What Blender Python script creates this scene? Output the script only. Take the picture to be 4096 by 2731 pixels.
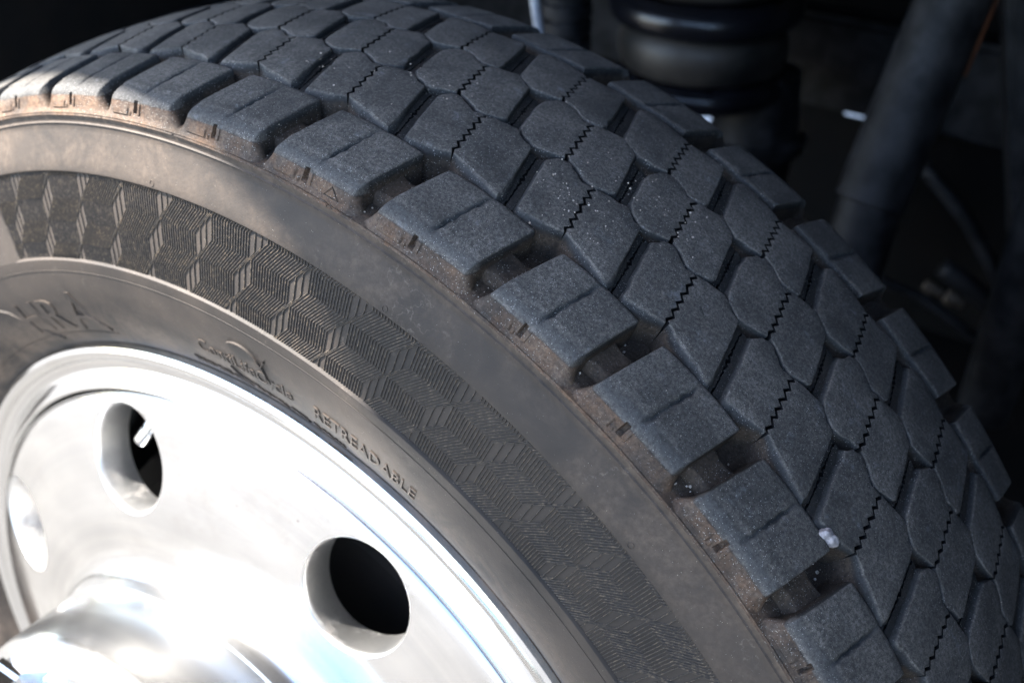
import bpy, bmesh, math, random
from mathutils import Vector, Matrix
random.seed(7)
sc = bpy.context.scene
for o in list(bpy.data.objects): bpy.data.objects.remove(o)
C = sc.collection
R_ = math.radians

# ------------------------------------------------------------------ camera, sky, sun, exposure
WZ = 0.46                                   # height of the wheel axis above the ground
cam_d = bpy.data.cameras.new("camera"); cam = bpy.data.objects.new("camera", cam_d); C.objects.link(cam)
sc.camera = cam
right = Vector((0.8179, 0.5753, 0.0)).normalized()
fwd = Vector((-0.4902, 0.6970, -0.5233)).normalized()
up = right.cross(fwd).normalized(); right = fwd.cross(up).normalized()
cam.matrix_world = Matrix(((right.x, up.x, -fwd.x, 0.4424), (right.y, up.y, -fwd.y, -0.3548), (right.z, up.z, -fwd.z, 0.6509 + WZ), (0, 0, 0, 1)))
cam_d.sensor_width = 22.3
cam_d.lens = 22.3 * 4828.5 / 4096
cam_d.clip_start = 0.01; cam_d.clip_end = 400
cam_d.dof.use_dof = True; cam_d.dof.focus_distance = 0.52; cam_d.dof.aperture_fstop = 4.5; cam_d.dof.aperture_blades = 7

SUN = Vector((-0.50, -0.27, 0.82)).normalized()      # points to the sun
sun_el = math.asin(SUN.z); sun_az = math.atan2(SUN.x, SUN.y)
w = bpy.data.worlds.new("World"); sc.world = w; w.use_nodes = True
nt = w.node_tree
sky = nt.nodes.new('ShaderNodeTexSky'); sky.sky_type = 'NISHITA'; sky.sun_disc = False
sky.sun_elevation = sun_el; sky.sun_rotation = sun_az
bg = nt.nodes['Background']; bg.inputs[1].default_value = 0.11
nt.links.new(sky.outputs[0], bg.inputs[0])
sd = bpy.data.lights.new("sun", 'SUN'); sd.energy = 5.0; sd.angle = R_(0.53); sd.color = (1.0, 0.94, 0.86)
so = bpy.data.objects.new("sun", sd); C.objects.link(so); so.location = (0, -3, 6)
so.rotation_euler = SUN.to_track_quat('Z', 'Y').to_euler()
sc.view_settings.view_transform = 'Standard'; sc.view_settings.look = 'None'
sc.view_settings.gamma = 1.0; sc.view_settings.exposure = 3.25
sc.render.engine = 'CYCLES'
sc.cycles.max_bounces = 8

# ------------------------------------------------------------------ helpers
def link(name, me, mat=None, parent=None):
    o = bpy.data.objects.new(name, me); C.objects.link(o)
    if mat is not None and not me.materials: me.materials.append(mat)
    if parent is not None: o.parent = parent
    return o
def tag(o, label=None, cat=None, group=None, kind=None):
    if label: o['label'] = label
    if cat: o['category'] = cat
    if group: o['group'] = group
    if kind: o['kind'] = kind
    return o
def empty(name, loc=(0, 0, 0)):
    o = bpy.data.objects.new(name, None); C.objects.link(o); o.location = loc; o.empty_display_size = 0.05
    return o
def mesh(name, vs, fs, smooth=True, sharp=None, recalc=True):
    me = bpy.data.meshes.new(name); me.from_pydata(vs, [], fs)
    if recalc:
        bm = bmesh.new(); bm.from_mesh(me); bmesh.ops.recalc_face_normals(bm, faces=bm.faces); bm.to_mesh(me); bm.free()
    me.polygons.foreach_set('use_smooth', [smooth] * len(me.polygons))
    if smooth and sharp: me.set_sharp_from_angle(angle=R_(sharp))
    return me
def pt(th, y, r):                            # degrees, metres along the axle, radius
    a = R_(th); return (r * math.cos(a), y, r * math.sin(a))
def lathe(prof, a0=0, a1=360, n=256, closed=False):
    full = abs(a1 - a0 - 360) < 1e-6
    m = n if full else n + 1; vs = []; fs = []; P = len(prof)
    for i in range(m):
        th = a0 + (a1 - a0) * i / n
        for r, y in prof: vs.append(pt(th, y, r))
    for i in range(n):
        j = (i + 1) % m
        for k in range(P if closed else P - 1):
            l = (k + 1) % P
            fs.append((i * P + k, i * P + l, j * P + l, j * P + k))
    return vs, fs
def tube_between(a, b, r0, r1=None, n=32, caps=True):
    a = Vector(a); b = Vector(b); r1 = r0 if r1 is None else r1
    d = (b - a).normalized(); q = d.to_track_quat('Z', 'Y'); vs = []; fs = []
    for p_, r in ((a, r0), (b, r1)):
        for i in range(n):
            t = 2 * math.pi * i / n; vs.append(tuple(p_ + q @ Vector((r * math.cos(t), r * math.sin(t), 0))))
    for i in range(n): fs.append((i, (i + 1) % n, n + (i + 1) % n, n + i))
    if caps: fs.append(tuple(range(n))[::-1]); fs.append(tuple(range(n, 2 * n)))
    return vs, fs
def spin_axis(a, b, prof, n=40):             # profile of (distance along a->b, radius)
    a = Vector(a); b = Vector(b); d = (b - a).normalized(); q = d.to_track_quat('Z', 'Y'); vs = []; fs = []
    for s, r in prof:
        for i in range(n):
            t = 2 * math.pi * i / n; vs.append(tuple(a + d * s + q @ Vector((r * math.cos(t), r * math.sin(t), 0))))
    for k in range(len(prof) - 1):
        for i in range(n): fs.append((k * n + i, k * n + (i + 1) % n, (k + 1) * n + (i + 1) % n, (k + 1) * n + i))
    fs.append(tuple(range(n))[::-1]); fs.append(tuple(range((len(prof) - 1) * n, len(prof) * n)))
    return vs, fs
def path_tube(pts, r, n=12):
    vs = []; fs = []; P = [Vector(p) for p in pts]
    for k, p in enumerate(P):
        d = (P[min(k + 1, len(P) - 1)] - P[max(k - 1, 0)]).normalized(); q = d.to_track_quat('Z', 'Y')
        for i in range(n):
            t = 2 * math.pi * i / n; vs.append(tuple(p + q @ Vector((r * math.cos(t), r * math.sin(t), 0))))
    for k in range(len(P) - 1):
        for i in range(n): fs.append((k * n + i, k * n + (i + 1) % n, (k + 1) * n + (i + 1) % n, (k + 1) * n + i))
    fs.append(tuple(range(n))[::-1]); fs.append(tuple(range((len(P) - 1) * n, len(P) * n)))
    return vs, fs
def box_bevel(name, size, bev=0.004, seg=2):
    bm = bmesh.new(); bmesh.ops.create_cube(bm, size=1)
    bmesh.ops.scale(bm, vec=size, verts=bm.verts)
    bmesh.ops.bevel(bm, geom=bm.edges[:], offset=bev, segments=seg, affect='EDGES')
    me = bpy.data.meshes.new(name); bm.to_mesh(me); bm.free(); return me

# ------------------------------------------------------------------ materials
class N:
    def __init__(s, name):
        s.m = bpy.data.materials.new(name); s.m.use_nodes = True; s.t = s.m.node_tree
        s.b = s.t.nodes['Principled BSDF']; s.out = s.t.nodes['Material Output']
    def n(s, kind, **kw):
        x = s.t.nodes.new('ShaderNode' + kind)
        for k, v in kw.items(): setattr(x, k, v)
        return x
    def l(s, a, b): s.t.links.new(a, b)
    def val(s, sock, v):
        if hasattr(v, 'links') or isinstance(v, bpy.types.NodeSocket): s.l(v, sock)
        else: sock.default_value = v
    def math(s, op, a, b=0.0, c=0.0, clamp=False):
        x = s.n('Math', operation=op, use_clamp=clamp)
        s.val(x.inputs[0], a); s.val(x.inputs[1], b); s.val(x.inputs[2], c); return x.outputs[0]
    def noise(s, vec, scale, detail=4, rough=0.6, dist=0.0):
        x = s.n('TexNoise'); s.l(vec, x.inputs['Vector']); x.inputs['Scale'].default_value = scale
        x.inputs['Detail'].default_value = detail; x.inputs['Roughness'].default_value = rough; x.inputs['Distortion'].default_value = dist
        return x.outputs['Fac']
    def ramp(s, v, lo, hi, a=0.0, b=1.0, smooth=True):
        x = s.n('MapRange'); x.interpolation_type = 'SMOOTHSTEP' if smooth else 'LINEAR'
        s.l(v, x.inputs[0]); x.inputs[1].default_value = lo; x.inputs[2].default_value = hi
        x.inputs[3].default_value = a; x.inputs[4].default_value = b; return x.outputs[0]
    def mix(s, f, a, b):
        x = s.n('Mix', data_type='RGBA'); s.val(x.inputs[0], f)
        for i, v in ((6, a), (7, b)):
            if isinstance(v, tuple): x.inputs[i].default_value = (*v, 1)
            else: s.l(v, x.inputs[i])
        return x.outputs[2]
    def bump(s, h, strength=0.5, dist=0.001, nrm=None):
        x = s.n('Bump'); s.l(h, x.inputs['Height']); x.inputs['Strength'].default_value = strength; x.inputs['Distance'].default_value = dist
        if nrm is not None: s.l(nrm, x.inputs['Normal'])
        return x.outputs[0]

def wheel_coords(k):
    tc = k.n('TexCoord'); sp = k.n('SeparateXYZ'); k.l(tc.outputs['Object'], sp.inputs[0])
    x, y, z = sp.outputs
    r = k.math('SQRT', k.math('ADD', k.math('MULTIPLY', x, x), k.math('MULTIPLY', z, z)))
    return tc.outputs['Object'], x, y, z, r

def speckle(k, vec, scale, size, keep):
    v = k.n('TexVoronoi'); k.l(vec, v.inputs['Vector']); v.inputs['Scale'].default_value = scale
    sp = k.n('SeparateColor'); k.l(v.outputs['Color'], sp.inputs[0])
    near = k.math('LESS_THAN', v.outputs['Distance'], k.math('MULTIPLY', sp.outputs[1], size))
    few = k.math('GREATER_THAN', sp.outputs[0], keep)
    return k.math('MULTIPLY', near, few)

def make_tread():
    k = N('tread_rubber'); P, x, y, z, r = wheel_coords(k)
    dy = k.math('SUBTRACT', y, 0.1058)
    crown = k.math('SUBTRACT', 0.4605, k.math('MULTIPLY', k.math('MULTIPLY', dy, dy), 1.124))
    depth = k.math('SUBTRACT', crown, r)
    n1 = k.noise(P, 620, 7, 0.76); n2 = k.noise(P, 55, 5, 0.65); n3 = k.noise(P, 2200, 3, 0.75); n4 = k.noise(P, 18, 3, 0.5)
    dn = k.math('ADD', depth, k.math('MULTIPLY', k.math('SUBTRACT', n2, 0.5), 0.0016))
    worn = k.ramp(dn, 0.0013, 0.0004)                    # contact patch, ground grey by the road
    sh_ = k.math('MULTIPLY', k.ramp(k.math('ABSOLUTE', k.math('SUBTRACT', y, 0.1058)), 0.0985, 0.1025), k.ramp(k.math('ADD', r, k.math('MULTIPLY', k.math('SUBTRACT', n2, 0.5), 0.0020)), 0.4432, 0.4442))
    worn = k.math('MAXIMUM', worn, sh_)
    low = k.ramp(k.math('ADD', depth, k.math('MULTIPLY', k.math('SUBTRACT', n2, 0.5), 0.006)), 0.0018, 0.0062)
    face_ = k.ramp(y, 0.0030, -0.0010)
    # worn surface: charcoal with pale ground-in dust
    mott = k.ramp(k.math('ADD', k.math('MULTIPLY', n1, 0.6), k.math('MULTIPLY', n3, 0.4)), 0.40, 0.64)
    big = k.math('ADD', k.math('MULTIPLY', k.ramp(k.noise(P, 42, 6, 0.7, 0.6), 0.38, 0.64), 0.6), k.math('MULTIPLY', k.ramp(k.noise(P, 13, 3, 0.5), 0.40, 0.60), 0.5))
    wc = k.mix(mott, k.mix(big, (0.0135, 0.0130, 0.0122), (0.027, 0.0250, 0.0228)), k.mix(big, (0.052, 0.0485, 0.0445), (0.138, 0.1250, 0.1110)))
    scuff = k.math('ADD', k.math('MULTIPLY', k.ramp(k.noise(P, 75, 6, 0.75), 0.58, 0.74), 0.8), k.math('MULTIPLY', k.ramp(k.noise(P, 34, 7, 0.8, 0.7), 0.60, 0.72), 0.6), clamp=True)
    wc = k.mix(k.math('MULTIPLY', scuff, 0.5), wc, (0.17, 0.18, 0.195))
    # unworn moulded wall: smooth blue black, toned darker to paint in groove shade
    vc = k.mix(k.ramp(n2, 0.3, 0.7), (0.007, 0.0074, 0.0080), (0.017, 0.018, 0.0185))
    dirt = k.mix(face_, k.mix(k.ramp(n1, 0.3, 0.75), (0.026, 0.0185, 0.0135), (0.088, 0.063, 0.046)), k.mix(k.ramp(k.noise(P, 70, 4, 0.65, 0.6), 0.40, 0.62), k.mix(k.ramp(n1, 0.3, 0.75), (0.045, 0.032, 0.024), (0.125, 0.094, 0.072)), k.mix(k.ramp(n1, 0.3, 0.75), (0.052, 0.032, 0.021), (0.135, 0.086, 0.056))))
    rn = k.math('ADD', r, k.math('MULTIPLY', k.math('SUBTRACT', k.noise(P, 120, 5, 0.7), 0.5), 0.0035))
    face = k.math('MULTIPLY', k.ramp(rn, 0.4440, 0.4430), k.ramp(k.math('ABSOLUTE', k.math('SUBTRACT', y, 0.1058)), 0.1030, 0.1048))
    patch = k.ramp(k.noise(P, 40, 4, 0.6), 0.28, 0.62, 0.35, 1.0)
    dirtf = k.math('MULTIPLY', k.math('MAXIMUM', k.math('MULTIPLY', low, 0.75), k.math('MULTIPLY', face, 0.95)), patch, clamp=True)
    col = k.mix(dirtf, vc, dirt)
    col = k.mix(worn, col, wc)
    rim_ = k.math('MULTIPLY', k.math('MULTIPLY', k.ramp(dn, 0.0004, 0.0010), k.ramp(dn, 0.0042, 0.0014)), k.ramp(n1, 0.35, 0.6, 0.20, 0.60))
    col = k.mix(rim_, col, (0.045, 0.0465, 0.048))
    # dust fading away inboard (the outer rows have most of it)
    col = k.mix(k.math('MULTIPLY', speckle(k, P, 2100, 0.36, 0.76), k.ramp(n4, 0.35, 0.6, 0.25, 0.8)), col, (0.42, 0.41, 0.39))
    grain = k.math('MULTIPLY', speckle(k, P, 620, 0.17, 0.88), k.ramp(k.noise(P, 28, 2), 0.55, 0.64))
    col = k.mix(grain, col, (0.55, 0.47, 0.38))
    k.l(col, k.b.inputs['Base Color'])
    k.l(k.mix(worn, (0.62, 0.62, 0.62), (0.80, 0.80, 0.80)), k.b.inputs['Roughness'])
    k.l(k.math('ADD', k.math('MULTIPLY', worn, 0.28), 0.12), k.b.inputs['Specular IOR Level'])
    h = k.math('ADD', k.math('MULTIPLY', n1, 0.7), k.math('MULTIPLY', n3, 0.45))
    k.l(k.bump(h, 0.55, 0.0007, k.bump(n2, 0.35, 0.0015)), k.b.inputs['Normal'])
    return k.m

def make_side():
    k = N('sidewall_rubber'); P, x, y, z, r = wheel_coords(k)
    n1 = k.noise(P, 300, 5, 0.7); n2 = k.noise(P, 38, 6, 0.7, 0.6); n3 = k.noise(P, 1100, 2, 0.6); n4 = k.noise(P, 12, 4, 0.6)
    base = k.mix(k.ramp(n4, 0.35, 0.65), (0.0185, 0.0160, 0.0144), (0.036, 0.0290, 0.0240))
    brown = k.mix(k.ramp(n1, 0.3, 0.7), (0.046, 0.034, 0.026), (0.098, 0.074, 0.056))
    # dry mud film: near the mould line and near the rim, none in the middle of the smooth band
    zone_rim = k.ramp(r, 0.352, 0.306)
    zone_top = k.ramp(r, 0.424, 0.437)
    f1 = k.math('MULTIPLY', zone_rim, k.ramp(n2, 0.36, 0.62))
    f2 = k.math('MULTIPLY', zone_top, k.ramp(k.noise(P, 90, 5, 0.7), 0.30, 0.62, 0.25, 1.0))
    f3 = k.math('MULTIPLY', k.ramp(r, 0.402, 0.412), k.math('ADD', k.math('MULTIPLY', k.ramp(k.noise(P, 26, 6, 0.7, 0.5), 0.42, 0.70), 0.55), k.math('MULTIPLY', k.ramp(k.noise(P, 9, 3, 0.5), 0.40, 0.62), 0.25)))
    f = k.math('MAXIMUM', k.math('MAXIMUM', f1, f2), f3)
    col = k.mix(k.math('MULTIPLY', f, 0.8), base, brown)
    # water-mark tide lines
    rg = k.n('TexNoise'); k.l(P, rg.inputs['Vector']); rg.inputs['Scale'].default_value = 22; rg.inputs['Detail'].default_value = 7; rg.inputs['Roughness'].default_value = 0.55
    line = k.math('ABSOLUTE', k.math('SUBTRACT', rg.outputs['Fac'], 0.5))
    tide = k.math('MULTIPLY', k.ramp(line, 0.006, 0.0), k.ramp(k.noise(P, 17, 2), 0.50, 0.64))
    col = k.mix(k.math('MULTIPLY', tide, k.ramp(n1, 0.35, 0.7, 0.0, 0.5)), col, (0.13, 0.108, 0.088))
    col = k.mix(k.math('MULTIPLY', speckle(k, P, 1400, 0.18, 0.92), k.ramp(n4, 0.4, 0.6, 0.2, 0.8)), col, (0.40, 0.36, 0.31))
    k.l(col, k.b.inputs['Base Color']); k.b.inputs['Roughness'].default_value = 0.56
    k.l(k.math('ADD', k.math('MULTIPLY', n1, 0.12), 0.56), k.b.inputs['Roughness'])
    k.b.inputs['Specular IOR Level'].default_value = 0.20
    k.l(k.bump(k.math('ADD', n1, k.math('MULTIPLY', n3, 0.5)), 0.35, 0.0004, k.bump(n2, 0.15, 0.001)), k.b.inputs['Normal'])
    return k.m

def make_rib():
    k = N('rib_rubber'); P, x, y, z, r = wheel_coords(k)
    n1 = k.noise(P, 500, 4, 0.7)
    col = k.mix(k.ramp(n1, 0.45, 0.75), (0.024, 0.0215, 0.0195), (0.125, 0.096, 0.068))
    k.l(col, k.b.inputs['Base Color']); k.b.inputs['Roughness'].default_value = 0.58; k.b.inputs['Specular IOR Level'].default_value = 0.3
    return k.m

def make_alu(name, rough, dirt=0.0, base=0.70):
    k = N(name); P, x, y, z, r = wheel_coords(k)
    cv = k.n('CombineXYZ'); k.l(r, cv.inputs[0]); k.l(k.math('MULTIPLY', y, 0.6), cv.inputs[1])
    rings = k.noise(cv.outputs[0], 900, 4, 0.7); rings2 = k.noise(cv.outputs[0], 130, 3, 0.6)
    n2 = k.noise(P, 6, 3, 0.5); n3 = k.noise(P, 24, 7, 0.72)
    lum = k.math('ADD', k.math('MULTIPLY', rings, 0.5), k.math('MULTIPLY', rings2, 0.5))
    col = k.mix(k.ramp(lum, 0.35, 0.65), (base * 0.93, base * 0.94, base * 0.95), (base * 1.06, base * 1.06, base * 1.05))
    d = k.math('MULTIPLY', k.ramp(n3, 0.52, 0.68), dirt)
    col = k.mix(d, col, (0.20, 0.155, 0.12))
    film = k.math('MULTIPLY', k.ramp(k.noise(P, 11, 6, 0.65, 0.8), 0.50, 0.72), 0.16)
    col = k.mix(film, col, (0.42, 0.41, 0.38))
    spots = k.math('MULTIPLY', speckle(k, P, 260, 0.16, 0.86), k.ramp(n3, 0.45, 0.6))
    col = k.mix(k.math('MULTIPLY', spots, 0.8), col, (0.16, 0.13, 0.11))
    k.l(col, k.b.inputs['Base Color']); k.b.inputs['Metallic'].default_value = 1.0
    k.l(k.math('ADD', k.math('MULTIPLY', d, 0.4), k.math('ADD', k.math('MULTIPLY', film, 0.5), rough)), k.b.inputs['Roughness'])
    k.l(k.bump(rings, 0.10, 0.0002, k.bump(n2, 0.05, 0.002)), k.b.inputs['Normal'])
    return k.m

def simple(name, c0, c1=None, rough=0.6, metal=0.0, scale=20, bump=0.0, spec=0.5):
    k = N(name); tc = k.n('TexCoord'); P = tc.outputs['Object']
    n1 = k.noise(P, scale, 6, 0.65)
    k.l(k.mix(k.ramp(n1, 0.35, 0.68), c0, c1 or c0), k.b.inputs['Base Color'])
    k.b.inputs['Roughness'].default_value = rough; k.b.inputs['Metallic'].default_value = metal
    k.b.inputs['Specular IOR Level'].default_value = spec
    if bump: k.l(k.bump(n1, 0.5, bump), k.b.inputs['Normal'])
    return k.m

M_TREAD = make_tread(); M_SIPE_SHADE = simple('sipe_shade_rubber', (0.0025, 0.0025, 0.0028), (0.006, 0.006, 0.0065), 0.8, 0.0, 300, 0.0, 0.1); M_SIDE = make_side(); M_RIB = make_rib()
M_ALU = make_alu('polished_aluminium', 0.085, 0.12, 0.70)
M_SATIN = make_alu('satin_aluminium', 0.20, 0.05, 0.62)
M_BORE = make_alu('hand_hole_aluminium', 0.34, 0.70, 0.58)
M_CHROME = simple('chrome_plate', (0.50, 0.50, 0.51), (0.40, 0.40, 0.40), 0.12, 1.0, 40)
M_BLACK = simple('black_chassis_paint', (0.004, 0.0045, 0.007), (0.010, 0.010, 0.013), 0.25, 0.0, 14, 0.001)
M_BLACK2 = simple('dusty_black_steel', (0.002, 0.0024, 0.0036), (0.022, 0.022, 0.024), 0.6, 0.0, 34, 0.002, 0.25)
M_RUBB = simple('bellows_rubber', (0.008, 0.008, 0.008), (0.045, 0.038, 0.032), 0.5, 0.0, 16, 0.002)
M_RUST = simple('rusty_steel', (0.05, 0.016, 0.006), (0.14, 0.045, 0.016), 0.8, 0.0, 30, 0.002)
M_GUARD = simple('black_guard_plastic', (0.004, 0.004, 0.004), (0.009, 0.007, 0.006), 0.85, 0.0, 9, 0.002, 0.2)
M_PAINT = simple('grey_body_paint', (0.10, 0.10, 0.11), (0.12, 0.12, 0.13), 0.35, 0.0, 5)
M_STONE = simple('pale_stone', (0.18, 0.165, 0.165), (0.38, 0.35, 0.35), 0.8, 0.0, 420, 0.0012)
M_HOSE = simple('grey_hose', (0.20, 0.20, 0.22), (0.35, 0.35, 0.36), 0.5, 0.0, 40)

# ------------------------------------------------------------------ ground
def make_ground():
    k = N('asphalt_ground'); tc = k.n('TexCoord'); P = tc.outputs['Object']
    n1 = k.noise(P, 3.0, 8, 0.7); n2 = k.noise(P, 90, 5, 0.7)
    c = k.mix(k.ramp(n1, 0.3, 0.7), (0.040, 0.039, 0.038), (0.072, 0.070, 0.067))
    c = k.mix(k.math('MULTIPLY', k.ramp(n2, 0.5, 0.8), 0.5), c, (0.030, 0.030, 0.029))
    k.l(c, k.b.inputs['Base Color']); k.b.inputs['Roughness'].default_value = 0.9
    k.l(k.bump(n2, 0.5, 0.004), k.b.inputs['Normal']); return k.m
g = link('ground', mesh('ground', [(-150, -150, 0), (150, -150, 0), (150, 150, 0), (-150, 150, 0)], [(0, 1, 2, 3)], False), make_ground())
tag(g, 'grey worn asphalt ground under and beside the truck', kind='structure')

# ------------------------------------------------------------------ wheel: tyre
wheel = empty('wheel', (0, 0, WZ))
tag(wheel, 'truck wheel with worn block tread tyre on a polished aluminium rim with round holes', 'wheel')
tyre = None

PB = {0: 108.6, 1: 102.0, 2: 95.4, 3: 88.35, 4: 81.0, 5: 72.95, 6: 64.75, 7: 57.3, 8: 49.4, 9: 41.4, 10: 33.6}
LO, HI = -2, 12
PB[-1] = 115.9; PB[-2] = 123.2; PB[-3] = 130.6; PB[11] = 25.8; PB[12] = 18.0; PB[13] = 10.3; PB[14] = 2.5
rest = 360 - (PB[-3] - PB[14]); nrest = 30
for i in range(1, nrest): PB[14 + i] = 2.5 - rest * i / nrest
NB = 14 + nrest + 3                                    # blocks round the tyre
PB[14 + nrest] = PB[-3] - 360
for i in range(1, 4): PB[14 + nrest + i] = PB[-3 + i] - 360
def U(u):
    k = math.floor(u); f = u - k
    if k < -3: return PB[-3] + (-3 - u) * 7.4
    a, b = PB[k], PB[k + 1]; return a + (b - a) * f
def crown(y): return 0.4605 - 1.124 * (y - 0.1058) ** 2
FLOOR = [(-0.0060, 0.4356), (-0.002, 0.4366), (0.010, 0.4378), (0.036, 0.4388), (0.070, 0.4428), (0.1058, 0.4440), (0.142, 0.4428), (0.176, 0.4388), (0.2016, 0.4378), (0.2136, 0.4366), (0.2176, 0.4356)]
def floor_r(y):
    if y <= FLOOR[0][0]: return FLOOR[0][1]
    for (a, ra), (b, rb) in zip(FLOOR, FLOOR[1:]):
        if y <= b: return ra + (rb - ra) * (y - a) / (b - a)
    return FLOOR[-1][1]

# carcass: outer sidewall, tread base, inner sidewall
side = [(0.2905, 0.0065), (0.2955, 0.0030), (0.2990, -0.0002), (0.3020, -0.0022), (0.3060, -0.0050), (0.3150, -0.0104), (0.3220, -0.0135), (0.3350, -0.0172), (0.3440, -0.0188),
        (0.3520, -0.0197), (0.3568, -0.0203), (0.3578, -0.0203), (0.3584, -0.0196), (0.3588, -0.0186), (0.3700, -0.0171), (0.3850, -0.0150), (0.3950, -0.0134), (0.4036, -0.0118), (0.4050, -0.0116), (0.4055, -0.0121), (0.4062, -0.0128),
        (0.4075, -0.0127), (0.4130, -0.0110), (0.4200, -0.0086), (0.4260, -0.0066), (0.4288, -0.0057), (0.42975, -0.0059), (0.4300, -0.0062), (0.4303, -0.0058), (0.4306, -0.0054), (0.4318, -0.0053), (0.4336, -0.0056), (0.4348, -0.0059)]
prof = side + [(r, y) for y, r in FLOOR] + [(r, 0.2116 - y) for r, y in reversed(side)] + [(0.2860, 0.200), (0.2860, 0.012)]
me = mesh('carcass', *lathe(prof, n=420, closed=True), sharp=32)
me.materials.append(M_SIDE); me.materials.append(M_TREAD)
for p in me.polygons:
    c = p.center; rr = math.hypot(c.x, c.z)
    if rr > 0.4338: p.material_index = 1
tyre = link('tyre', me, None, wheel)

# --- centre tread blocks -------------------------------------------------
def zigzag(a, b, n, amp, rnd):
    """points between a and b (u, mm) leaning the way the moulded sipe does"""
    out = []
    for i in range(n):
        for fr, s in ((0.20, 1), (0.66, -1)):
            t = (i + fr) / n
            out.append((a[0] + (b[0] - a[0]) * t + s * amp * 0.019, a[1] + (b[1] - a[1]) * t + s * amp * 0.35))
    return out

def loft_block(name, outline, top, depth, wall, bev=0.00045, ins=None, rag=False):
    """outline: (theta_deg, y_m) ordered loop; wall: metres of outward slope per vertex; top: depth of the top face under the crown"""
    Rm = 0.457; n = len(outline)
    P = [Vector((-R_(t) * Rm, y)) for t, y in outline]
    area0 = sum(P[i].x * P[(i + 1) % n].y - P[(i + 1) % n].x * P[i].y for i in range(n))
    ins = list(ins or [0.0] * n)
    if rag:                                             # worn, slightly ragged edges: long edges get in-between points
        P2 = []; w2 = []; i2 = []; rr_ = random.Random(hash((round(P[0].x, 5), round(P[0].y, 5))) % 100000)
        for i in range(n):
            a, b = P[i], P[(i + 1) % n]; P2.append(a); w2.append(wall[i]); i2.append(ins[i])
            L = (b - a).length
            if L > 0.0035 and ins[i] < 0.0005 and ins[(i + 1) % n] < 0.0005:
                m = int(L / 0.0022); nn = Vector((b.y - a.y, a.x - b.x)).normalized()
                chip = rr_.random() < 0.16; cp = rr_.uniform(0.2, 0.8)
                for j in range(1, m):
                    f = j / m; d = rr_.gauss(0, 0.00011)
                    if chip and abs(f - cp) < 0.9 / m: d += 0.0007 if area0 > 0 else -0.0007
                    P2.append(a.lerp(b, f) - nn * d); w2.append(wall[i] + (wall[(i + 1) % n] - wall[i]) * f); i2.append(ins[i] + (ins[(i + 1) % n] - ins[i]) * f)
        P, wall, ins = P2, w2, i2; n = len(P)
    area = area0
    if area < 0: P.reverse(); wall = list(reversed(wall)); ins = list(reversed(ins))
    c = sum(P, Vector((0, 0))) / n
    Nn = []
    for i in range(n):
        e0 = (P[i] - P[i - 1]).normalized(); e1 = (P[(i + 1) % n] - P[i]).normalized()
        n0 = Vector((e0.y, -e0.x)); n1 = Vector((e1.y, -e1.x)); m = n0 + n1
        m = m.normalized() if m.length > 1e-6 else n0
        Nn.append(m / max(0.55, m.dot(n0)))
    bv = [0.00012 if ins[i] > 0 else bev for i in range(n)]
    rings = []
    def off(i, d): return P[i] + Nn[i] * d
    rings.append([(off(i, wall[i]), depth) for i in range(n)])
    rings.append([(off(i, wall[i] * (0.85 if wall[i] > 0.002 else 0.55)), top + (depth - top) * 0.40) for i in range(n)])
    rings.append([(off(i, wall[i] * (0.42 if wall[i] > 0.002 else 0.12)), top + 0.0017) for i in range(n)])
    rings.append([(off(i, -bv[i] * 0.15), top + bv[i] * 0.9) for i in range(n)])
    rings.append([(off(i, -bv[i] * 0.55), top + bv[i] * 0.32) for i in range(n)])
    rings.append([(off(i, -bv[i] * 1.3), top + bv[i] * 0.05) for i in range(n)])
    inner = [off(i, -bv[i] * 1.3) for i in range(n)]
    for s in (0.72, 0.40): rings.append([(c + (q - c) * s, top) for q in inner])
    vs = []; fs = []
    def to3(q, d):
        return pt(math.degrees(-q.x / Rm), q.y, crown(q.y) - d)
    for rg in rings: vs += [to3(q, d) for q, d in rg]
    for k in range(len(rings) - 1):
        for i in range(n): fs.append((k * n + i, k * n + (i + 1) % n, (k + 1) * n + (i + 1) % n, (k + 1) * n + i))
    vs.append(to3(c, top)); last = (len(rings) - 1) * n
    for i in range(n): fs.append((last + i, last + (i + 1) % n, len(vs) - 1))
    me = mesh(name, vs, fs, sharp=44)
    me.materials.append(M_TREAD); me.materials.append(M_SIPE_SHADE)
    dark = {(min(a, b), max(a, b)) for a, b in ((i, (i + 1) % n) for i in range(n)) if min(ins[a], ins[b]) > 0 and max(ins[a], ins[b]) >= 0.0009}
    for p in me.polygons:                               # undusted rubber inside the sipes, blackened to paint in their shade
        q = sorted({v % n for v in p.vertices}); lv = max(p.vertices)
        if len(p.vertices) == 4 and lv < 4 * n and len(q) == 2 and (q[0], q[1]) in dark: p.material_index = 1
    return me

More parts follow.
